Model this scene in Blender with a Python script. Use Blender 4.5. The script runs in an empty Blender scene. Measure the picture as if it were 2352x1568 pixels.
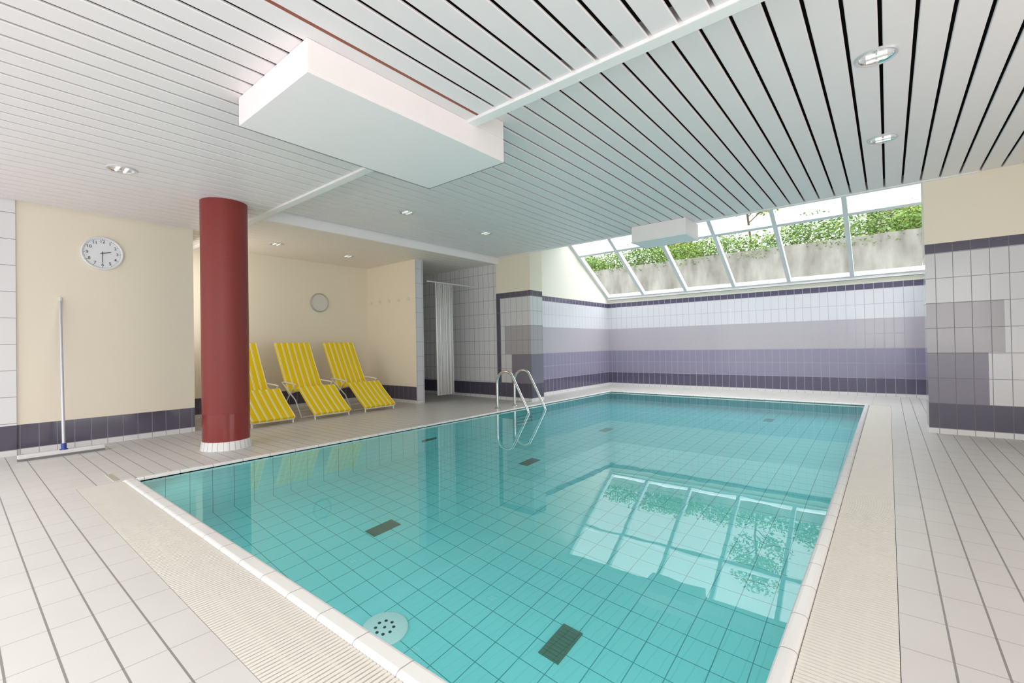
import bpy, math, random
from mathutils import Vector, Matrix
random.seed(7)
sc = bpy.context.scene
col = sc.collection
sc.view_settings.view_transform = 'Standard'
PI = math.pi

# ------------------------------------------------------------------ mesh builder
class MB:
    def __init__(s): s.v=[]; s.f=[]; s.m=[]
    def quad(s,a,b,c,d,mi=0):
        n=len(s.v); s.v+= [tuple(a),tuple(b),tuple(c),tuple(d)]; s.f.append((n,n+1,n+2,n+3)); s.m.append(mi)
    def poly(s,pts,mi=0):
        n=len(s.v); s.v+=[tuple(p) for p in pts]; s.f.append(tuple(range(n,n+len(pts)))); s.m.append(mi)
    def box(s,x0,x1,y0,y1,z0,z1,mi=0):
        n=len(s.v)
        s.v+=[(x0,y0,z0),(x1,y0,z0),(x1,y1,z0),(x0,y1,z0),(x0,y0,z1),(x1,y0,z1),(x1,y1,z1),(x0,y1,z1)]
        for f in ((3,2,1,0),(4,5,6,7),(0,1,5,4),(1,2,6,5),(2,3,7,6),(3,0,4,7)):
            s.f.append(tuple(n+i for i in f)); s.m.append(mi)
    def loft(s,loops,cap=True,closed=False,mi=0):
        n=len(s.v); k=len(loops[0]); L=len(loops)
        for l in loops: s.v+=[tuple(p) for p in l]
        rng = L if closed else L-1
        for i in range(rng):
            a=n+i*k; b=n+((i+1)%L)*k
            for j in range(k):
                j2=(j+1)%k
                s.f.append((a+j,a+j2,b+j2,b+j)); s.m.append(mi)
        if cap and not closed:
            s.f.append(tuple(n+j for j in range(k-1,-1,-1))); s.m.append(mi)
            s.f.append(tuple(n+(L-1)*k+j for j in range(k))); s.m.append(mi)
    def tube(s,pts,r,n=10,mi=0):
        pts=[Vector(p) for p in pts]; loops=[]; prev=None
        for i,p in enumerate(pts):
            if i==0: t=pts[1]-pts[0]
            elif i==len(pts)-1: t=pts[-1]-pts[-2]
            else: t=(pts[i+1]-p).normalized()+(p-pts[i-1]).normalized()
            t.normalize()
            if prev is None:
                a=Vector((0,0,1)) if abs(t.z)<.9 else Vector((0,1,0))
                u=t.cross(a).normalized()
            else:
                u=(prev-t*prev.dot(t)).normalized()
            prev=u; w=t.cross(u)
            loops.append([p+u*(r*math.cos(2*PI*j/n))+w*(r*math.sin(2*PI*j/n)) for j in range(n)])
        s.loft(loops,mi=mi)
    def bar(s,p0,p1,w,h,up=(0,0,1),mi=0):
        p0=Vector(p0);p1=Vector(p1);t=(p1-p0).normalized();u=t.cross(Vector(up)).normalized();q=u.cross(t)
        s.loft([[p+u*(a*w/2)+q*(b*h/2) for a,b in ((-1,-1),(1,-1),(1,1),(-1,1))] for p in (p0,p1)],mi=mi)
    def lathe(s,prof,n=32,M=None,cap=True,mi=0):
        loops=[]
        for r,z in prof:
            l=[Vector((r*math.cos(2*PI*j/n),r*math.sin(2*PI*j/n),z)) for j in range(n)]
            if M: l=[M@p for p in l]
            loops.append(l)
        s.loft(loops,cap=cap,mi=mi)
    def build(s,name,mats,parent=None,smooth=False,bevel=0,seg=2):
        me=bpy.data.meshes.new(name); me.from_pydata(s.v,[],s.f)
        if not isinstance(mats,(list,tuple)): mats=[mats]
        for m in mats: me.materials.append(m)
        if len(mats)>1:
            for p,mi in zip(me.polygons,s.m): p.material_index=mi
        me.update()
        if smooth:
            me.polygons.foreach_set('use_smooth',[True]*len(me.polygons))
            me.set_sharp_from_angle(angle=math.radians(40))
        o=bpy.data.objects.new(name,me); col.objects.link(o)
        if parent: o.parent=parent
        if bevel:
            b=o.modifiers.new('bevel','BEVEL'); b.width=bevel; b.segments=seg; b.limit_method='ANGLE'
        return o

def empty(name,loc=(0,0,0)):
    o=bpy.data.objects.new(name,None); o.empty_display_size=.1; col.objects.link(o); o.location=loc; return o
def tag(o,label=None,cat=None,group=None,kind=None):
    if label:o['label']=label
    if cat:o['category']=cat
    if group:o['group']=group
    if kind:o['kind']=kind
    return o
def struct(o,label=None): 
    o['kind']='structure'
    if label:o['label']=label
    return o
def dup(root,loc,label=None,group=None):
    r=root.copy(); col.objects.link(r); r.location=loc
    if label:r['label']=label
    if group:r['group']=group
    for ch in list(root.children):
        c=ch.copy(); col.objects.link(c); c.parent=r
        for g in list(ch.children):
            d=g.copy(); col.objects.link(d); d.parent=c
    return r

# ------------------------------------------------------------------ materials
class NT:
    def __init__(s,name):
        s.mat=bpy.data.materials.new(name); s.mat.use_nodes=True; s.t=s.mat.node_tree
        s.bsdf=s.t.nodes['Principled BSDF']
    def n(s,typ,**kw):
        x=s.t.nodes.new(typ)
        for k,v in kw.items(): setattr(x,k,v)
        return x
    def link(s,a,b): s.t.links.new(a,b)
    def put(s,sock,v):
        if isinstance(v,(int,float)): sock.default_value=v
        elif isinstance(v,(tuple,list)): sock.default_value=(*v[:3],1) if len(sock.default_value)==4 else v
        else: s.link(v,sock)
    def math(s,op,a,b=0.0):
        x=s.n('ShaderNodeMath',operation=op); s.put(x.inputs[0],a); s.put(x.inputs[1],b); return x.outputs[0]
    def mix(s,f,a,b):
        x=s.n('ShaderNodeMix',data_type='RGBA'); s.put(x.inputs[0],f); s.put(x.inputs[6],a); s.put(x.inputs[7],b); return x.outputs[2]
    def pos(s):
        g=s.n('ShaderNodeNewGeometry'); x=s.n('ShaderNodeSeparateXYZ'); s.link(g.outputs['Position'],x.inputs[0]); return g.outputs['Position'],x.outputs
    def line(s,c,pitch,width,phase=0.0):
        a=s.math('SUBTRACT',c,phase-width/2); a=s.math('DIVIDE',a,pitch); a=s.math('FRACT',a); return s.math('LESS_THAN',a,width/pitch)
    def inside(s,c,lo,hi): return s.math('MULTIPLY',s.math('GREATER_THAN',c,lo),s.math('LESS_THAN',c,hi))
    def noise(s,scale,detail=3,vec=None):
        x=s.n('ShaderNodeTexNoise'); x.inputs['Scale'].default_value=scale; x.inputs['Detail'].default_value=detail
        if vec: s.link(vec,x.inputs['Vector'])
        return x.outputs['Fac']
    def set(s,color=None,rough=None,metal=None,spec=None):
        if color is not None:s.put(s.bsdf.inputs['Base Color'],color)
        if rough is not None:s.put(s.bsdf.inputs['Roughness'],rough)
        if metal is not None:s.put(s.bsdf.inputs['Metallic'],metal)
        if spec is not None:s.put(s.bsdf.inputs['Specular IOR Level'],spec)
        return s.mat
def plain(name,c,rough=.5,metal=0,var=.06,scale=6,spec=.5):
    t=NT(name); tc=t.n('ShaderNodeTexCoord'); f=t.noise(scale,3,tc.outputs['Object'])
    return t.set(t.mix(f,tuple(x*(1-var) for x in c),tuple(min(1,x*(1+var)) for x in c)),rough,metal,spec)

WHITE_T=(.80,.79,.79); DARK=(.115,.10,.165); PURPLE=(.295,.272,.385); MAUVE=(.50,.46,.51); LIGHT=(.72,.71,.755); CREAM=(.89,.81,.665)
GROUT=(.28,.27,.30)
def tile_mat(name,bands,rules=(),tiletop=2.0,grout=GROUT,tw=.134,th=.2625,z0=.0575,off=0,rough=.13,gw=.006):
    t=NT(name); P,(x,y,z)=t.pos()
    u=t.math('ADD',t.math('ADD',x,y),50+off)
    base=bands[0][1]
    for zs,c in bands[1:]:
        base=t.mix(t.math('GREATER_THAN',z,zs),base,c)
    for (za,zb,xa,xb,c) in rules:
        base=t.mix(t.math('MULTIPLY',t.inside(z,za,zb),t.inside(x,xa,xb)),base,c)
    g=t.math('MAXIMUM',t.line(u,tw,gw),t.line(z,th,gw,z0))
    below=t.math('LESS_THAN',z,tiletop)
    g=t.math('MULTIPLY',g,below)
    c=t.mix(t.math('MULTIPLY',g,.8),base,grout)
    r=t.math('ADD',t.math('MULTIPLY',below,rough-.65),.65)
    r=t.math('ADD',r,t.math('MULTIPLY',g,.4))
    return t.set(c,r)
def bands(d,p,m,l,cream=CREAM): return [(0,WHITE_T),(.06,d),(.32,p),(.85,m),(1.375,l),(1.9,d),(2.0,cream)]
DG,PG,MG,LG=(.108,.098,.140),(.235,.215,.27),(.44,.405,.43),(.68,.67,.685)
DGR=(.17,.165,.18)
m_band=tile_mat('banded_wall_tile',bands(DARK,PURPLE,MAUVE,LIGHT,(.92,.88,.78)),grout=(.42,.40,.46),gw=.008)
GREY=bands(DG,PG,MG,LG)
m_pilR=tile_mat('stepped_tile_right',GREY,rules=[(.32,.85,.775,9,LG),(.85,1.375,.895,9,LG)],off=-.05,grout=DGR)
m_pilL=tile_mat('stepped_tile_left',GREY,rules=[(.32,.85,-9,-5.40,LG),(.85,1.375,-9,-5.56,LG),(.06,2.0,-9,-5.66,DG)],grout=DGR)
m_cream=tile_mat('cream_wall_with_tile_skirting',[(0,WHITE_T),(.06,DG),(.30,CREAM)],tiletop=.30)
m_white=tile_mat('white_wall_tile',[(0,WHITE_T),(.06,DG),(.30,(.84,.83,.84))],tiletop=9,grout=DGR,rough=.08)
m_whitefull=tile_mat('white_wall_tile_full',[(0,WHITE_T),(.06,LIGHT)],tiletop=9)

def deck_mat(name,axis,phase,lo,hi):
    t=NT(name); P,(x,y,z)=t.pos()
    a,b=(y,x) if axis=='x' else (x,y)
    r=t.line(a,.1205,.0066,phase); c=t.line(b,.241,.005,.03)
    r=t.math('MULTIPLY',r,t.math('SUBTRACT',1.0,t.inside(a,lo,hi)))   # no joint against the grating
    f=t.noise(2.2,4,P)
    base=t.mix(f,(.60,.57,.54),(.69,.665,.635))
    k=t.mix(t.math('MULTIPLY',c,.66),base,(.35,.32,.30))
    k=t.mix(t.math('MULTIPLY',r,.80),k,(.155,.14,.133))
    return t.set(k,.35)
m_deckx=deck_mat('deck_tile_rows_along_short_side','x',.106,.56,.60)
m_decky=deck_mat('deck_tile_rows_along_long_side','y',.017,.0,.04)
def coping_mat(name,axis):
    t=NT(name); P,(x,y,z)=t.pos()
    g=t.line(x if axis=='x' else y,.241,.005,.02)
    return t.set(t.mix(t.math('MULTIPLY',g,.75),(.80,.78,.75),(.28,.25,.23)),.22)
m_copx=coping_mat('coping_tile_x','x'); m_copy=coping_mat('coping_tile_y','y')
t=NT('pool_tile'); P,(x,y,z)=t.pos()
g=t.math('MAXIMUM',t.math('MAXIMUM',t.line(x,.17,.005,.1),t.line(y,.17,.005,.1)),t.line(z,.17,.005,.05))
base=t.mix(t.noise(1.3,2,P),(.30,.775,.765),(.35,.825,.815))
m_pool=t.set(t.mix(t.math('MULTIPLY',g,.85),base,(.03,.24,.265)),.35)
# water: Fresnel mix of tinted refraction and mirror reflection
t=NT('pool_water'); t.t.nodes.remove(t.bsdf)
out=[n for n in t.t.nodes if n.type=='OUTPUT_MATERIAL'][0]
rf=t.n('ShaderNodeBsdfRefraction'); rf.inputs['Color'].default_value=(.765,.985,.998,1); rf.inputs['Roughness'].default_value=0; rf.inputs['IOR'].default_value=1.33
gl=t.n('ShaderNodeBsdfGlossy'); gl.inputs['Color'].default_value=(1,1,1,1); gl.inputs['Roughness'].default_value=0
fr=t.n('ShaderNodeFresnel'); fr.inputs['IOR'].default_value=1.46
mx=t.n('ShaderNodeMixShader'); t.link(fr.outputs[0],mx.inputs[0]); t.link(rf.outputs[0],mx.inputs[1]); t.link(gl.outputs[0],mx.inputs[2]); t.link(mx.outputs[0],out.inputs[0])
bp=t.n('ShaderNodeBump'); bp.inputs['Strength'].default_value=.022; bp.inputs['Distance'].default_value=.02
P,_=t.pos(); t.link(t.noise(3.2,2,P),bp.inputs['Height'])
for nd in (rf,gl,fr): t.link(bp.outputs[0],nd.inputs['Normal'])
m_water=t.mat
t=NT('window_glass'); t.t.nodes.remove(t.bsdf)
out=[n for n in t.t.nodes if n.type=='OUTPUT_MATERIAL'][0]
tr=t.n('ShaderNodeBsdfTransparent'); tr.inputs[0].default_value=(.95,.98,.97,1)
gl=t.n('ShaderNodeBsdfGlossy'); gl.inputs['Roughness'].default_value=0
fr=t.n('ShaderNodeFresnel'); fr.inputs['IOR'].default_value=1.3
mx=t.n('ShaderNodeMixShader'); t.link(fr.outputs[0],mx.inputs[0]); t.link(tr.outputs[0],mx.inputs[1]); t.link(gl.outputs[0],mx.inputs[2]); t.link(mx.outputs[0],out.inputs[0])
m_glass=t.mat

m_slat=plain('white_slat_enamel',(.885,.825,.832),.4,var=.02)
m_slatc=plain('cream_slat_enamel',(.88,.81,.74),.45,var=.02)
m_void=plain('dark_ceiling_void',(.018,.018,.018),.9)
m_trim=plain('white_painted_trim',(.92,.90,.89),.4,var=.02)
m_frame=plain('white_window_frame',(.78,.81,.84),.4,var=.02)
m_boxw=plain('white_plastered_box',(.98,.91,.912),.5,var=.02)
m_shadowgap=plain('painted_shadow_gap',(.22,.25,.24),.5)
m_rust=plain('rust_red_strip',(.33,.09,.05),.6)
t=NT('red_column_paint'); tc=t.n('ShaderNodeTexCoord'); f=t.noise(120,2,tc.outputs['Object'])
bp=t.n('ShaderNodeBump'); bp.inputs['Strength'].default_value=.18; bp.inputs['Distance'].default_value=.01; t.link(f,bp.inputs['Height']); t.link(bp.outputs[0],t.bsdf.inputs['Normal'])
m_red=t.set(t.mix(f,(.22,.026,.021),(.29,.039,.032)),.40,None,.45)
m_redtile=plain('red_glazed_tile',(.255,.031,.026),.22)
t=NT('white_ring_tile'); tc=t.n('ShaderNodeTexCoord'); sx=t.n('ShaderNodeSeparateXYZ'); t.link(tc.outputs['Object'],sx.inputs[0])
ang=t.math('ARCTAN2',sx.outputs[1],sx.outputs[0]); g=t.line(ang,2*PI/28,.03)
m_ring=t.set(t.mix(t.math('MULTIPLY',g,.7),(.84,.83,.82),(.4,.38,.38)),.25)
m_grate=plain('beige_plastic_grate',(.77,.725,.655),.45,var=.03)
m_gutter=plain('gutter_channel',(.46,.41,.35),.8)  # plain brown-beige channel under the grate bars
m_drain=plain('brown_drain_grid',(.48,.43,.37),.6)
m_inlet=plain('dark_green_inlet_grille',(.12,.20,.15),.6)
m_inletp=plain('pale_green_inlet_grille',(.18,.46,.45),.6)  # paler tone for the two far grilles
m_plate=plain('white_drain_plate',(.84,.90,.87),.4)
m_black=plain('hole_black',(.03,.04,.04),.6)
m_steel=plain('polished_stainless_steel',(.72,.72,.73),.15,1,.02)
m_alu=plain('brushed_aluminium',(.66,.67,.71),.4,.5,.03)
m_blue=plain('blue_plastic',(.03,.06,.35),.4)
m_greyplastic=plain('pale_grey_plastic',(.78,.78,.77),.5)
m_darkgrey=plain('dark_grey_rubber',(.20,.20,.20),.6)
m_clockw=plain('white_clock_face',(.86,.88,.90),.4,var=.01)
m_clockrim=plain('white_clock_rim',(.84,.85,.87),.3,var=.01)
m_dial=plain('pale_grey_dial',(.76,.74,.68),.85,var=.03,spec=.1)
m_dialrim=plain('silver_dial_rim',(.50,.49,.47),.4,.2,.03)
m_ink=plain('dark_navy_print',(.10,.11,.17),.5)
m_framew=plain('white_tube_enamel',(.80,.80,.79),.3,var=.02)
m_curt=plain('white_curtain_cloth',(.93,.92,.91),.7,var=.02)
m_chrome=plain('chrome_reflector',(.8,.8,.8),.15,1,.02)
m_ringl=plain('silver_light_ring',(.70,.70,.71),.3,.3,.02)
t=NT('frosted_lamp'); m_lampg=t.set((.95,.95,.92),.3); t.bsdf.inputs['Emission Color'].default_value=(1,.97,.9,1); t.bsdf.inputs['Emission Strength'].default_value=.4
t=NT('yellow_striped_cloth'); tc=t.n('ShaderNodeTexCoord'); sx=t.n('ShaderNodeSeparateXYZ'); t.link(tc.outputs['Object'],sx.inputs[0])
g=t.line(sx.outputs[1],.092,.014,.0); g2=t.line(sx.outputs[1],.092,.005,.017)
g=t.math('MAXIMUM',g,g2)
m_cloth=t.set(t.mix(g,(.91,.64,.010),(.95,.89,.56)),.8,spec=.15)
t=NT('weathered_concrete'); P,(x,y,z)=t.pos(); mp=t.n('ShaderNodeMapping'); mp.inputs['Scale'].default_value=(2.6,1,.7); t.link(P,mp.inputs[0])
f=t.noise(1.8,9,mp.outputs[0]); f2=t.noise(1.3,6,P)
top=t.math('MULTIPLY',t.math('SUBTRACT',z,2.3),.16)
k=t.math('SUBTRACT',t.math('ADD',t.math('MULTIPLY',f,1.6),t.math('MULTIPLY',f2,1.0)),t.math('ADD',top,.68))
m_conc=t.set(t.mix(k,(.16,.147,.127),(.42,.40,.37)),.9)
def leafmat(name,a,b):
    t=NT(name); P,_=t.pos(); f=t.noise(9,2,P); f=t.math('MULTIPLY',t.math('SUBTRACT',f,.25),2)
    return t.set(t.mix(f,a,b),.6)
m_leaf=leafmat('green_leaves',(.08,.18,.028),(.28,.41,.085))
m_leafy=leafmat('yellow_green_leaves',(.20,.26,.025),(.48,.50,.07))
m_bark=plain('brown_bark',(.12,.08,.05),.9)
m_earth=plain('earth_and_grass',(.10,.13,.05),.95,var=.4)
m_house=plain('pale_house_render',(.50,.45,.42),.8,var=.03)
m_roof=plain('grey_roof_edge',(.30,.28,.26),.8)
m_winpane=plain('dark_window_pane',(.2,.23,.26),.1)

# ------------------------------------------------------------------ setting: floor and pool
ZN,ZF,ZA=2.55,2.68,2.59       # near ceiling, main ceiling, alcove ceiling
PX0,PX1,PY0,PY1=-4.60,-.30,.94,8.90
CX0,CX1,CY0,CY1=-4.66,-.242,.86,8.96
GY0,GX1=.593,.01
b=MB()
def fq(x0,x1,y0,y1,z,mi): b.quad((x0,y0,z),(x1,y0,z),(x1,y1,z),(x0,y1,z),mi)
fq(-8.3,GX1,-1.5,GY0,0,0); fq(-8.3,CX0,GY0,10.5,0,0); fq(CX0,GX1,CY1,10.5,0,0)
fq(GX1,2.7,-1.5,10.5,0,1)
fq(CX0,GX1,GY0,CY0,-.05,2); fq(CX1,GX1,CY0,CY1,-.05,2)
for (xa,ya,xb,yb) in ((CX0,GY0,GX1,GY0),(GX1,GY0,GX1,CY1),(CX0,GY0,CX0,CY0),(CX1,CY1,GX1,CY1)):
    b.quad((xa,ya,-.05),(xb,yb,-.05),(xb,yb,0),(xa,ya,0),2)
struct(b.build('floor',[m_deckx,m_decky,m_gutter]),'pale pool deck of narrow tiles with dark joints')
ZP=-1.3
b=MB(); b.quad((PX0,PY0,ZP),(PX1,PY0,ZP),(PX1,PY1,ZP),(PX0,PY1,ZP))
b.quad((PX0,PY0,ZP),(PX0,PY1,ZP),(PX0,PY1,-.01),(PX0,PY0,-.01)); b.quad((PX1,PY1,ZP),(PX1,PY0,ZP),(PX1,PY0,-.01),(PX1,PY1,-.01))
b.quad((PX0,PY1,ZP),(PX1,PY1,ZP),(PX1,PY1,-.01),(PX0,PY1,-.01)); b.quad((PX1,PY0,ZP),(PX0,PY0,ZP),(PX0,PY0,-.01),(PX1,PY0,-.01))
struct(b.build('floor_pool',m_pool),'turquoise tiled pool basin')
b=MB(); ZW=-.015
b.quad((PX0,PY0,ZW),(PX1,PY0,ZW),(PX1,PY1,ZW),(PX0,PY1,ZW))
tag(b.build('pool_water',m_water),'still clear turquoise water filling the pool','water',kind='stuff')
b=MB()
b.box(CX0,CX1,CY0,PY0,-.05,.012,0); b.box(CX0,CX1,PY1,CY1,-.05,.012,0)
b.box(CX0,PX0,PY0,PY1,-.05,.012,1); b.box(PX1,CX1,PY0,PY1,-.05,.012,1)
struct(b.build('trim_1',[m_copx,m_copy],bevel=.018,seg=3),'white rounded tile coping around the pool')

# overflow grates
b=MB(); x=CX0
while x<GX1-.014: b.box(x+.003,x+.0155,GY0+.002,CY0-.002,-.025,.0); x+=.019
for yy in (GY0+.002,.68,.77,CY0-.012): b.box(CX0+.003,GX1-.003,yy,yy+.01,-.03,-.004)
tag(b.build('overflow_grate',m_grate),'beige slotted overflow grate along the near end of the pool','grate')
b=MB(); y=CY0
while y<CY1-.014: b.box(CX1+.002,GX1-.002,y+.003,y+.0155,-.025,.0); y+=.019
for xx in (CX1+.002,-.16,-.08,GX1-.012): b.box(xx,xx+.01,CY0+.003,CY1-.003,-.03,-.004)
tag(b.build('overflow_grate',m_grate),'beige slotted overflow grate along the right side of the pool','grate')
o=empty('floor_drain',(-4.84,.835,0)); tag(o,'brown slotted floor drain at the left pool corner','drain')
b=MB(); b.box(-.17,.16,-.025,.025,0,.002); b.build('drain_frame',m_grate,o)
b=MB()
for i in range(14): b.box(-.155+i*.022,-.155+i*.022+.012,-.02,.02,.002,.004)
b.build('drain_grid',m_drain,o)

# ------------------------------------------------------------------ walls
YW=10.35; NX=-5.36; YT=8.22; ZT=3.43
b=MB(); b.box(NX-.2,.75,YW,YW+.18,0,2.08); struct(b.build('wall_far',m_band),'far wall in lilac and purple tile bands')
b=MB()
pr=[(6.97,0),(YW,0),(YW,2.12),(YT,ZT),(6.97,ZT)]
b.loft([[(NX-.2,y,z) for y,z in pr],[(NX,y,z) for y,z in pr]]); struct(b.build('wall_bay_left',m_band),'left wall of the skylight bay')
b=MB(); b.loft([[(.55,y,z) for y,z in pr],[(.75,y,z) for y,z in pr]]); struct(b.build('wall_bay_right',m_band))
b=MB(); b.box(-5.76,-4.95,6.6,6.97,0,ZF+.2); struct(b.build('wall_pillar_left',m_pilL),'tiled pillar beside the shower')
b=MB(); b.box(.32,2.75,6.6,6.97,0,ZF+.2); struct(b.build('wall_pillar_right',m_pilR),'tiled wall pier right of the pool')
b=MB(); b.box(2.6,2.75,-1.5,6.6,0,ZF+.2); struct(b.build('wall_right',m_cream))
b=MB(); b.box(-6.95,-6.77,.43,1.96,0,ZF+.1); struct(b.build('wall_left',m_cream),'cream wall carrying the clock')
b=MB(); b.box(-6.95,-6.75,-1.5,.43,0,ZF+.1); struct(b.build('wall_left_tiled',m_white),'white tiled wall at the left edge')
b=MB(); b.box(-8.2,-8.04,1.78,5.5,0,ZF+.1); struct(b.build('wall_alcove_back',m_cream),'cream back wall of the lounger alcove')
b=MB(); b.box(-8.04,-6.95,1.8,1.96,0,ZF+.1); struct(b.build('wall_alcove_left',m_cream))
b=MB(); b.box(-8.04,-6.54,5.30,5.46,0,ZF+.1); struct(b.build('wall_alcove_right',m_cream),'cream partition with coat hooks')
b=MB(); b.box(-6.545,-6.53,5.295,5.465,0,ZF); struct(b.build('trim_2',m_whitefull),'white tile strip on the partition end')
b=MB(); b.box(-8.2,-8.04,5.46,6.9,0,ZF+.1); b.box(-8.04,-5.76,6.70,6.97,0,ZF+.1); b.box(-8.04,-6.56,5.46,5.475,0,ZF+.1)
struct(b.build('wall_shower',m_white),'white tiled shower walls')

# ------------------------------------------------------------------ ceilings of metal slats
def slats(b,x0,x1,y0,y1,z,gap=.018,pitch=.15,h=.022):
    k=math.floor(x0/pitch)
    while k*pitch<x1:
        a=max(x0,k*pitch+gap/2); e=min(x1,(k+1)*pitch-gap/2)
        if e-a>.02:
            c=.004
            pr=[(a,z+h),(a,z+c),(a+c,z),(e-c,z),(e,z+c),(e,z+h)]
            b.loft([[(x,y0,zz) for x,zz in pr],[(x,y1,zz) for x,zz in pr]])
        k+=1
b=MB(); slats(b,-8.1,2.6,-1.5,2.25,ZN,gap=.020,h=.0105); struct(b.build('ceiling',m_slat),'white slatted metal ceiling over the near deck')
b=MB(); slats(b,-5.66,2.6,2.33,6.6,ZF,gap=.018,h=.013); struct(b.build('ceiling_main',m_slat),'white slatted metal ceiling over the pool')
b=MB(); slats(b,-8.1,-5.72,2.33,6.72,ZA,gap=.006); struct(b.build('ceiling_alcove',m_slatc),'lower slatted ceiling over the alcove')
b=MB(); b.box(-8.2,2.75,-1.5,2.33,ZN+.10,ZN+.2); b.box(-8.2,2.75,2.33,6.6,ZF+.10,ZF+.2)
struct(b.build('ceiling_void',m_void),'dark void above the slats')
b=MB(); b.box(-8.1,2.6,2.25,2.335,ZN-.018,ZF+.06); struct(b.build('trim_3',m_trim,bevel=.006),'white trim where the ceiling steps up')
b=MB(); b.box(-5.72,-5.685,2.335,6.6,ZA-.04,ZF+.02); struct(b.build('trim_4',m_boxw),'white fascia in front of the alcove ceiling')
b=MB(); b.box(-5.76,.75,6.57,6.62,ZF-.012,3.45); struct(b.build('trim_5',m_trim),'white edge strip of the ceiling at the skylight')
b=MB(); b.box(-5.6,.75,6.6,YT,ZT,ZT+.12); struct(b.build('ceiling_bay',m_trim))
b=MB(); b.box(-2.109,-2.091,-.6,2.25,ZN+.001,ZN+.010); struct(b.build('trim_6',m_rust),'rust red strip in a ceiling joint')

# ------------------------------------------------------------------ skylight window
w=empty('window_1',(0,0,0)); struct(w,'sloping skylight of six panes above the far wall')
P0=Vector((0,YW,2.12)); P1=Vector((0,YT,ZT)); S=(P1-P0); nrm=Vector((0,-S.z,S.y)).normalized()
if nrm.z<0: nrm=-nrm
def sp(x,s,o=0): p=P0+S*s+nrm*o; return Vector((x,p.y,p.z))
MX=[-5.33,-4.41,-3.43,-2.45,-1.46,-.48,.5]
for x in MX:
    b=MB(); b.bar(sp(x,0,.02),sp(x,1,.02),.065,.10,nrm); b.build('mullion',m_frame,w)
for s in (.02,.66,.985):
    b=MB(); b.bar(sp(-5.36,s,.02),sp(.55,s,.02),.075 if s!=.66 else .06,.09,nrm); b.build('rail',m_frame,w)
for i in range(6):
    b=MB(); b.quad(sp(MX[i],0,.03),sp(MX[i+1],0,.03),sp(MX[i+1],1,.03),sp(MX[i],1,.03)); b.build('pane',m_glass,w)
b=MB(); b.box(-5.36,.55,YW-.06,YW+.16,2.085,2.125); b.build('window_sill',m_trim,w)

# ------------------------------------------------------------------ outside
b=MB(); b.box(-15,9,13.0,13.25,1.2,3.34); struct(b.build('wall_outside',m_conc),'weathered concrete retaining wall outside the skylight')
b=MB(); b.box(-15,9,10.53,13.0,1.0,1.25); b.box(-30,25,13.25,45,2.9,3.28); struct(b.build('ground',m_earth))
def leaves(b,n,cx,cy,cz,rx,ry,rz,size):
    for _ in range(n):
        while True:
            p=Vector((random.uniform(-1,1),random.uniform(-1,1),random.uniform(-1,1)))
            if p.length<1: break
        c=Vector((cx+p.x*rx,cy+p.y*ry,cz+p.z*rz))
        d=Vector((random.uniform(-1,1),random.uniform(-1,1),random.uniform(-.6,.6))).normalized()
        e=d.cross(Vector((random.uniform(-1,1),random.uniform(-1,1),random.uniform(-1,1)))).normalized()
        s=size*random.uniform(.7,1.3)
        b.quad(c-d*s,c+e*s*.45,c+d*s,c-e*s*.45)
b=MB(); x=-13
while x<6:
    v=.5+.5*math.sin(x*2.1+1.0)*math.sin(x*.83)
    leaves(b,int(230+210*v),x,13.3+random.uniform(0,.5),3.48+.16*v+random.uniform(-.05,.08),.5,.45,.32+.18*v,.040)
    if random.random()<.6: leaves(b,22,x,12.99,3.34-random.uniform(0,.10),.22,.08,.15,.035)
    x+=.22
tag(b.build('hedge',m_leaf),'green leafy creepers hanging over the concrete wall','hedge',kind='stuff')
def shrub(name,label,loc,r,mat,n,cat='shrub'):
    o=empty(name,loc); tag(o,label,cat)
    b=MB()
    for k in range(5):
        a=k*1.3; b.tube([(0,0,0),(.25*r*math.cos(a),.25*r*math.sin(a),r*.6),(.6*r*math.cos(a),.6*r*math.sin(a),r*1.4)],.02,6)
    b.build('stem',m_bark,o)
    b=MB()
    for k in range(7):
        a=k*.9; leaves(b,n//7,.5*r*math.cos(a),.5*r*math.sin(a),r*(.7+.5*(k%3)/2),r*.6,r*.6,r*.55,.05)
    b.build('foliage',mat,o); return o
shrub('shrub','yellow green shrub above the concrete wall behind the small white ceiling box',(-5.3,15.3,3.28),.80,m_leafy,3000)
shrub('shrub','loose green bush seen through the rightmost skylight pane',(.75,14.9,3.28),.62,m_leafy,2200)
shrub('shrub','dark green bush seen through the leftmost skylight pane',(-8.3,14.9,3.28),.55,m_leaf,2200)
o=empty('tree',(-3.2,15.3,3.28)); tag(o,'slender tree with loose yellow green crown behind the hedge','tree')
b=MB(); b.tube([(0,0,0),(.05,0,.8),(-.03,.02,1.6),(.05,0,2.6)],.03,8)
for k in range(6):
    a=k*1.1; z=1.3+.2*k; b.tube([(0,0,z),(.3*math.cos(a),.3*math.sin(a),z+.25),(.6*math.cos(a),.6*math.sin(a),z+.42)],.014,6)
b.build('trunk',m_bark,o,smooth=True)
b=MB()
for k in range(12):
    a=k*1.1; z=1.75+.10*k; r=.6-.03*k; leaves(b,130,r*math.cos(a),r*math.sin(a),z,.42,.42,.28,.055)
b.build('foliage',m_leafy,o)
o=empty('building',(2.2,20,3.28)); tag(o,'pale rendered house beyond the hedge in the right skylight panes','building')
b=MB(); b.box(-2.4,6,0,6,0,2.1); b.build('wall',m_house,o)
b=MB(); b.box(-2.7,6.3,-.3,6.3,2.1,2.25); b.build('roof',m_roof,o)
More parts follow.
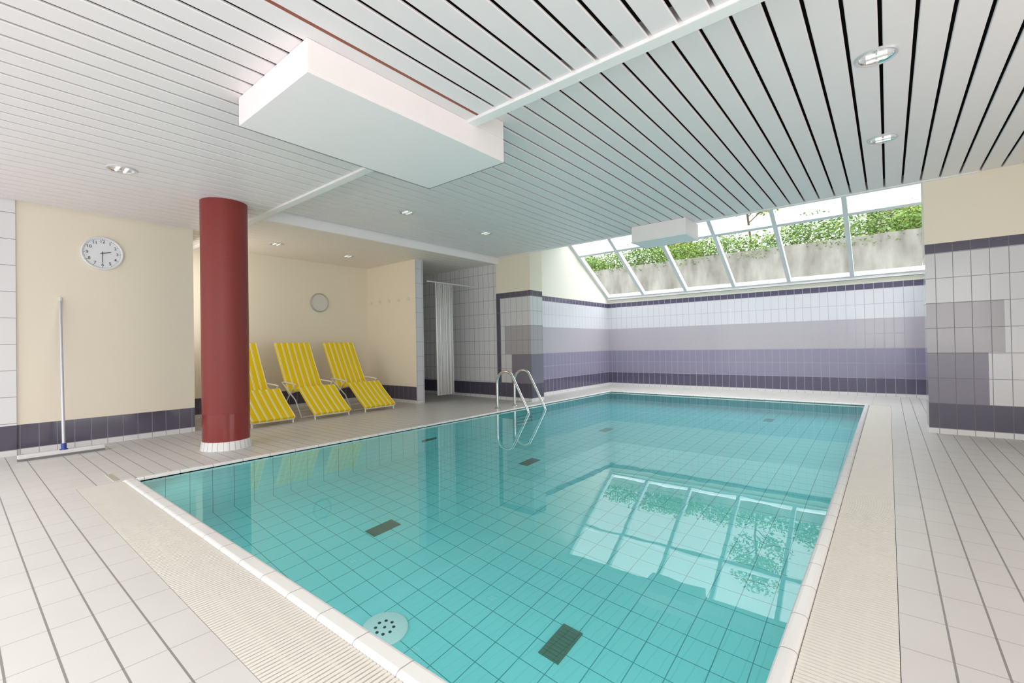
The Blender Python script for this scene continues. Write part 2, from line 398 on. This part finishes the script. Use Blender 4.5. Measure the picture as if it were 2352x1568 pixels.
for x in (-1.4,.6):
    b=MB(); b.box(x,x+1,-.04,.02,.8,1.7); f=b.build('window',m_trim,o)
    b=MB(); b.box(x+.07,x+.93,-.05,-.03,.87,1.63); b.build('pane',m_winpane,f)

# ------------------------------------------------------------------ ceiling duct boxes
def ductbox(x0,x1,y0,y1,z0,ztop,label):
    o=empty('duct_box',((x0+x1)/2,(y0+y1)/2,ztop)); tag(o,label,'ceiling box')
    hx,hy=(x1-x0)/2,(y1-y0)/2
    b=MB()
    if y0<2.25<y1:
        b.box(-hx,hx,-hy,hy,z0+.012-ztop,ZN-ztop)
        b.box(-hx,hx,2.34-(y0+y1)/2,hy,ZN-ztop-.001,0)
    else: b.box(-hx,hx,-hy,hy,z0+.012-ztop,0)
    b.build('housing',m_boxw,o,bevel=.006)
    b=MB(); b.box(-hx-.012,hx-.01,-hy+.01,hy+.012,z0+.002-ztop,z0+.014-ztop); b.build('shadow_edge',m_shadowgap,o)  # grey strip stands in for the shadow line at the box edge
    b=MB(); b.box(-hx+.002,hx-.002,-hy+.002,hy-.002,z0-ztop,z0+.013-ztop); b.build('cover_panel',m_boxw,o)
ductbox(-3.05,-2.20,1.13,2.64,2.376,ZF,'large white box hanging from the ceiling above the pool')
ductbox(-2.83,-2.06,6.23,6.75,2.453,ZF,'small white box on the ceiling edge in front of the skylight')

# ------------------------------------------------------------------ downlights
def downlight(loc,label):
    o=empty('downlight',loc); tag(o,label,'ceiling light','recessed ceiling lights')
    b=MB(); b.lathe([(.085,.0),(.088,-.008),(.100,-.010),(.107,-.004),(.107,.0)],36,cap=False); b.build('trim_ring',m_ringl,o,smooth=True)
    b=MB(); b.lathe([(.087,-.006),(.075,.004),(.0005,.006)],32,cap=False); b.build('reflector',m_chrome,o,smooth=True)
    for s in (-1,1):
        b=MB(); b.tube([(-.05,s*.028,-.004),(.05,s*.028,-.004)],.012,10); b.build('lamp',m_lampg,o,smooth=True)
    b=MB(); b.box(-.004,.004,-.08,.08,-.012,.0); b.box(-.08,.08,-.004,.004,-.012,.0); b.build('louvre',m_chrome,o)
    return o
d0=downlight((-.02,3.49,ZF),'largest round ceiling downlight at upper right of the photo')
for loc,l in (((-.0,4.95,ZF),'round ceiling downlight at right, the smaller one behind the largest'),
              ((-4.97,.93,ZN),'round ceiling downlight at left above the wall clock'),
              ((-4.58,3.6,ZF),'ceiling downlight just below the large white box in the photo'),
              ((-4.58,5.04,ZF),'ceiling downlight in front of the tiled pillar'),
              ((-7.05,3.11,ZA),'left ceiling downlight in the lounger alcove'),
              ((-7.12,4.33,ZA),'right ceiling downlight in the lounger alcove')):
    dup(d0,loc,l)

# ------------------------------------------------------------------ red column
o=empty('column',(-5.38,1.84,0)); tag(o,'round dark red column standing on the deck by the pool','column')
b=MB(); b.lathe([(.215,.36),(.215,ZN)],48); b.build('shaft',m_red,o,smooth=True)
b=MB(); b.lathe([(.2154,.085),(.2154,.36)],48); b.build('tile_band',m_redtile,o,smooth=True)
b=MB(); b.lathe([(.236,0),(.232,.02),(.222,.085),(.21,.088)],48); b.build('base_ring',m_ring,o,smooth=True)

# ------------------------------------------------------------------ clocks
TM=Matrix(((0,0,1,0),(1,0,0,0),(0,1,0,0),(0,0,0,1)))   # text x->Y, y->Z, z->X
def text_into(b,body,size,p,q,depth):
    cu=bpy.data.curves.new('numeral','FONT'); cu.body=body; cu.size=size; cu.align_x='CENTER'; cu.align_y='CENTER'; cu.offset=.0006
    ob=bpy.data.objects.new('numeral',cu); col.objects.link(ob)
    bpy.context.view_layer.update()
    me=bpy.data.meshes.new_from_object(ob.evaluated_get(bpy.context.evaluated_depsgraph_get()))
    n=len(b.v)
    for v in me.vertices: b.v.append((depth,p+v.co.x,q+v.co.y))
    for f in me.polygons: b.f.append(tuple(n+i for i in f.vertices)); b.m.append(0)
    bpy.data.objects.remove(ob); bpy.data.curves.remove(cu); bpy.data.meshes.remove(me)
def rimface(o,R,mr,mf):
    b=MB(); b.lathe([(R-.022,.0),(R-.02,.022),(R-.010,.030),(R,.024),(R+.002,.0)],48,TM,cap=False); b.build('rim',mr,o,smooth=True)
    b=MB(); b.lathe([(.0005,.014),(R-.019,.014)],48,TM,cap=False); b.build('face',mf,o)
o=empty('wall_clock',(-6.768,1.091,2.114)); tag(o,'white round wall clock with twelve numerals on the left cream wall','clock')
R=.183; rimface(o,R,m_clockrim,m_clockw)
for h in range(1,13):
    a=PI/2-h*PI/6; b=MB(); text_into(b,str(h),.046,.128*math.cos(a),.128*math.sin(a),.0155); b.build('numeral',m_ink,o)
b=MB()
for h in range(60):
    a=h*PI/30; c,s=math.cos(a),math.sin(a); L=.152 if h%5 else .148
    b.bar((.0155,L*c,L*s),(.0155,.159*c,.159*s),.0022 if h%5 else .005,.001,(1,0,0))
b.build('minute_marks',m_ink,o)
def hand(name,ang,L,w):
    c,s=math.cos(ang),math.sin(ang); b=MB(); b.bar((.0185,-.02*c,-.02*s),(.0185,L*c,L*s),w,.002,(1,0,0)); b.build(name,m_ink,o)
hand('hour_hand',math.radians(90-75),.075,.008); hand('minute_hand',math.radians(-90),.105,.006)
b=MB(); b.lathe([(.009,.016),(.009,.022),(.0005,.023)],16,TM); b.build('hub',m_ink,o)
o=empty('wall_dial',(-8.038,4.293,1.856)); tag(o,'round plain wall dial with silver rim above the yellow loungers','dial')
rimface(o,.172,m_dialrim,m_dial)

# ------------------------------------------------------------------ coat hooks
def hook(loc,label):
    o=empty('coat_hook',loc); tag(o,label,'hook','coat hooks on the alcove partition')
    b=MB(); b.box(-.014,.014,-.006,0,-.03,.03); b.build('back_plate',m_greyplastic,o,bevel=.003)
    b=MB(); b.tube([(0,-.004,.0),(0,-.03,-.012),(0,-.05,-.005),(0,-.058,.02)],.006,8); b.build('prong',m_greyplastic,o,smooth=True)
    b=MB(); b.tube([(0,-.004,.02),(0,-.03,.035),(0,-.036,.05)],.0055,8); b.build('upper_prong',m_greyplastic,o,smooth=True)
    return o
HL='small pale coat hook in the row on the cream partition beside the shower'
h0=hook((-7.88,5.300,1.885),HL)
for i in range(1,5): dup(h0,(-7.88+i*.29,5.300,1.885))

# ------------------------------------------------------------------ squeegee
o=empty('floor_squeegee',(-6.33,.72,0)); tag(o,'long handled floor squeegee leaning on the cream wall under the clock','squeegee')
b=MB(); b.tube([(0,0,.06),(-.425,.03,1.56)],.0135,12); b.build('handle',m_alu,o,smooth=True)
b=MB(); b.tube([(-.425,.03,1.56),(-.432,.031,1.60)],.015,12); b.build('end_cap',m_greyplastic,o,smooth=True)
b=MB(); b.tube([(.006,0,.055),(-.015,.001,.115)],.021,12); b.tube([(.0,-.03,.055),(0,.03,.055)],.014,10); b.build('socket',m_blue,o,smooth=True)
b=MB(); b.box(-.028,.028,-.315,.305,.022,.058); b.build('blade_holder',m_greyplastic,o,bevel=.006)
b=MB(); b.box(-.02,-.006,-.315,.305,0.0,.028); b.box(.010,.024,-.315,.305,0.0,.028); b.build('rubber_blade',m_darkgrey,o)

# ------------------------------------------------------------------ pool ladder
o=empty('pool_ladder',(-4.60,5.80,0)); tag(o,'stainless steel pool ladder with two curved handrails','ladder')
for s in (-1,1):
    y=s*.22; pts=[(-.28,y,0),(-.28,y,.40)]
    for k in range(1,12):
        a=PI-k*(PI*.80)/12; pts.append((-.10+.18*math.cos(a),y,.42+.18*math.sin(a)))
    pts+=[(.10,y,.42),(.33,y,.02),(.37,y,-.08),(.375,y,-.2),(.10,y,-.55),(.08,y,-.7),(.08,y,-1.15)]
    b=MB(); b.tube(pts,.021,14); r=b.build('rail',m_steel,o,smooth=True)
    b=MB(); b.lathe([(.05,0),(.05,.008),(.03,.022),(.022,.024)],20,Matrix.Translation((-.28,y,0))); b.build('flange',m_steel,r,smooth=True)
for z in (-.65,-.90,-1.13):
    b=MB(); b.box(.05,.12,-.21,.21,z-.012,z+.012); b.build('tread',m_steel,o,bevel=.004)

# ------------------------------------------------------------------ pool fittings
def inlet(loc,label,g,m=m_inlet):
    o=empty('pool_inlet',loc); tag(o,label,'grille',g)
    b=MB(); b.box(-.065,.065,-.13,.13,0,.008); b.build('grille_frame',m,o)
    b=MB()
    for i in range(9): b.box(-.055,.055,-.12+i*.027,-.12+i*.027+.013,.008,.013)
    b.build('grille_bars',m,o); return o
GP='pool floor grilles'
i0=inlet((-1.47,2.19,ZP),'dark rectangular floor grille under water nearest the camera',GP)
dup(i0,(-3.28,2.28,ZP),'dark rectangular grille on the pool floor left of the middle')
dup(i0,(-3.28,4.3,ZP),'small dark grille on the pool floor below the ladder reflection')
i1=inlet((-3.28,6.2,ZP),'faint grille on the pool floor near the far left corner',GP,m_inletp)
dup(i1,(-1.47,8.1,ZP),'faint grille on the pool floor near the far wall')
o=empty('wall_inlet',(-4.6,3.91,-.8)); tag(o,'dark rectangular grille on the left pool wall under water','grille')
b=MB(); b.box(0,.01,-.12,.12,-.05,.05); b.build('grille_frame',m_inlet,o)
b=MB()
for i in range(4): b.box(.01,.015,-.11,.11,-.04+i*.024,-.028+i*.024)
b.build('grille_bars',m_inlet,o)
o=empty('pool_drain',(-2.33,1.62,ZP)); tag(o,'round white drain plate with black holes on the pool floor','drain')
b=MB(); b.lathe([(.135,0),(.135,.012),(.12,.02),(.0005,.022)],40); b.build('plate',m_plate,o,smooth=True)
for k in range(9):
    a=k*2*PI/8; r=.052 if k<8 else 0
    b=MB(); b.lathe([(.0095,.0205),(.0095,.0235),(.0005,.0238)],12,Matrix.Translation((r*math.cos(a),r*math.sin(a),0))); b.build('hole',m_black,o)  # black discs stand in for the dark inside the holes

# ------------------------------------------------------------------ shower curtain
b=MB(); b.tube([(-6.42,5.47,2.2),(-6.42,6.70,2.2)],.012,10)
ob=b.build('curtain_rail',m_framew,smooth=True); tag(ob,'thin white shower curtain rail across the shower opening','curtain rail')
b=MB(); N=60; top=[];bot=[]
for i in range(N+1):
    y=5.66+.42*i/N; top.append((-6.42+.022*math.sin(i*.95),y,2.185)); bot.append((-6.42+.045*math.sin(i*.95+.3),y+.015*math.sin(i*.4),.12))
for i in range(N): b.quad(bot[i],bot[i+1],top[i+1],top[i])
ob=empty('shower_curtain',(0,0,0)); tag(ob,'white shower curtain drawn aside in the tiled shower','curtain')
c=b.build('cloth',m_curt,ob,smooth=True); sd=c.modifiers.new('s','SOLIDIFY'); sd.thickness=.003
for i in range(6):
    b=MB(); y=5.68+i*.076
    b.tube([(-6.42+.018*math.cos(a),y,2.2+.018*math.sin(a)) for a in [k*2*PI/12 for k in range(13)]],.003,6); b.build('ring',m_framew,ob)

# ------------------------------------------------------------------ sun loungers
def pad(b,prof,w,th):
    loops=[]
    for i,(x,z) in enumerate(prof):
        p=Vector((x,z)); a=Vector(prof[max(0,i-1)]); c=Vector(prof[min(len(prof)-1,i+1)]); d=(c-a).normalized(); n=Vector((-d.y,d.x))
        if n.y<0:n=-n
        l=[]
        for k in range(9):
            y=-w/2+w*k/8; l.append((p.x+n.x*th/2,y,p.y+n.y*th/2))
        for k in range(8,-1,-1):
            y=-w/2+w*k/8; l.append((p.x-n.x*th/2,y,p.y-n.y*th/2))
        loops.append(l)
    b.loft(loops)
def seg(p,q,n,sag=.0):
    return [(p[0]+(q[0]-p[0])*i/n, p[1]+(q[1]-p[1])*i/n - sag*math.sin(PI*i/n)) for i in range(n+1)]
def lounger(loc,label):
    o=empty('sun_lounger',loc); tag(o,label,'sun lounger','yellow striped sun loungers in the alcove')
    foot=(.02,.075); knee=(-.45,.435); hip=(-.80,.36); top=(-1.24,1.11)
    b=MB(); pad(b,seg(hip,top,8,.015),.57,.035); b.build('backrest',m_cloth,o,smooth=True)
    b=MB(); pad(b,seg(knee,hip,5,.015),.57,.035); b.build('seat',m_cloth,o,smooth=True)
    b=MB(); pad(b,seg(foot,knee,7,.01),.57,.035); b.build('leg_rest',m_cloth,o,smooth=True)
    for s in (-1,1):
        y=s*.265
        b=MB(); b.tube([(.01,y,.055),(-.45,y,.40),(-.80,y,.325),(-1.25,y,1.08)],.011,10); b.build('side_rail',m_framew,o,smooth=True)
        b=MB(); b.tube([(.0,y,.0),(-.02,y,.08)],.011,8); b.build('leg',m_framew,o,smooth=True)
        y2=s*.297
        b=MB(); b.tube([(-.33,y2,.0),(-.52,y2,.25),(-.95,y2,.50)],.009,8); b.build('leg',m_framew,o,smooth=True)
        b=MB(); b.tube([(-1.0,y2,.0),(-.75,y2,.28),(-.52,y2,.485)],.009,8); b.build('leg',m_framew,o,smooth=True)
        b=MB(); b.tube([(-.95,y2,.50),(-.9,y2,.505),(-.60,y2,.49),(-.52,y2,.48)],.011,10); b.build('armrest',m_framew,o,smooth=True)
    for x,z in ((0,.055),(-1.25,1.08),(-1.0,.012),(-.33,.012)):
        b=MB(); b.tube([(x,-.275,z),(x,.275,z)],.011,8); b.build('crossbar',m_framew,o,smooth=True)
    return o
l0=lounger((-6.37,2.74,0),'yellow striped sun lounger partly hidden behind the red column')
dup(l0,(-6.36,3.58,0),'middle one of the three yellow striped sun loungers')
dup(l0,(-6.38,4.41,0),'yellow striped sun lounger nearest the shower partition')

# ------------------------------------------------------------------ light
# bright overcast sky: pale near the horizon, much brighter high up
wd=bpy.data.worlds.new('World'); sc.world=wd; wd.use_nodes=True; wt=wd.node_tree
bg=wt.nodes['Background']; bg.inputs[0].default_value=(.97,.985,1,1)
tc=wt.nodes.new('ShaderNodeTexCoord'); sx=wt.nodes.new('ShaderNodeSeparateXYZ'); wt.links.new(tc.outputs['Generated'],sx.inputs[0])
mr=wt.nodes.new('ShaderNodeMapRange'); mr.interpolation_type='SMOOTHSTEP'
mr.inputs['From Min'].default_value=.25; mr.inputs['From Max'].default_value=.70; mr.inputs['To Min'].default_value=1.5; mr.inputs['To Max'].default_value=5.2
wt.links.new(sx.outputs[2],mr.inputs['Value']); wt.links.new(mr.outputs[0],bg.inputs[1])
def area(name,loc,target,sx,sy,e,c=(1,1,1)):
    l=bpy.data.lights.new(name,'AREA'); l.shape='RECTANGLE'; l.size=sx; l.size_y=sy; l.energy=e; l.color=c
    o=bpy.data.objects.new(name,l); col.objects.link(o); o.location=loc
    o.rotation_euler=(Vector(target)-Vector(loc)).to_track_quat('-Z','Y').to_euler(); return o
area('bounce_light',(.3,-1.3,1.7),(-3.0,4.0,1.6),3,1.6,30,(1,.985,.97))
area('ceiling_fill',(.8,-1.2,.7),(-2.2,3.2,2.6),3,1.0,8,(1,.97,.96))  # added fill aimed up at the slats, no fixture of the hall
area('side_fill',(2.5,3.4,.8),(-2.7,4.4,2.6),4.5,1.3,66,(1,.95,.94))  # unseen fill added at the right wall to lift the ceiling
area('alcove_fill',(-7.45,1.99,1.45),(-7.3,5,1.0),1.0,2.0,17,(1,.95,.90))  # hidden fill added to brighten the alcove, no fixture there
# added underwater fill by the near and right walls, not fittings of the pool
area('pool_fill_near',(-2.45,.96,-.45),(-2.45,2.9,-1.3),3.8,.5,20,(.99,1,1))
area('pool_fill_side',(-.32,4.9,-.55),(-4.0,4.9,-1.1),7.0,.5,18,(.99,1,1))

# ------------------------------------------------------------------ camera
cd=bpy.data.cameras.new('camera'); cam=bpy.data.objects.new('camera',cd); col.objects.link(cam)
cd.sensor_width=36; cd.lens=1058/2352*36; cd.clip_start=.02
yaw=math.radians(39.24); pitch=math.atan(10.6/1058); roll=math.atan(.018)
Mx=Matrix.Rotation(yaw,4,'Z')@Matrix.Rotation(PI/2+pitch,4,'X')@Matrix.Rotation(-roll,4,'Z')
cam.matrix_world=Matrix.Translation((0,0,1.0))@Mx
sc.camera=cam
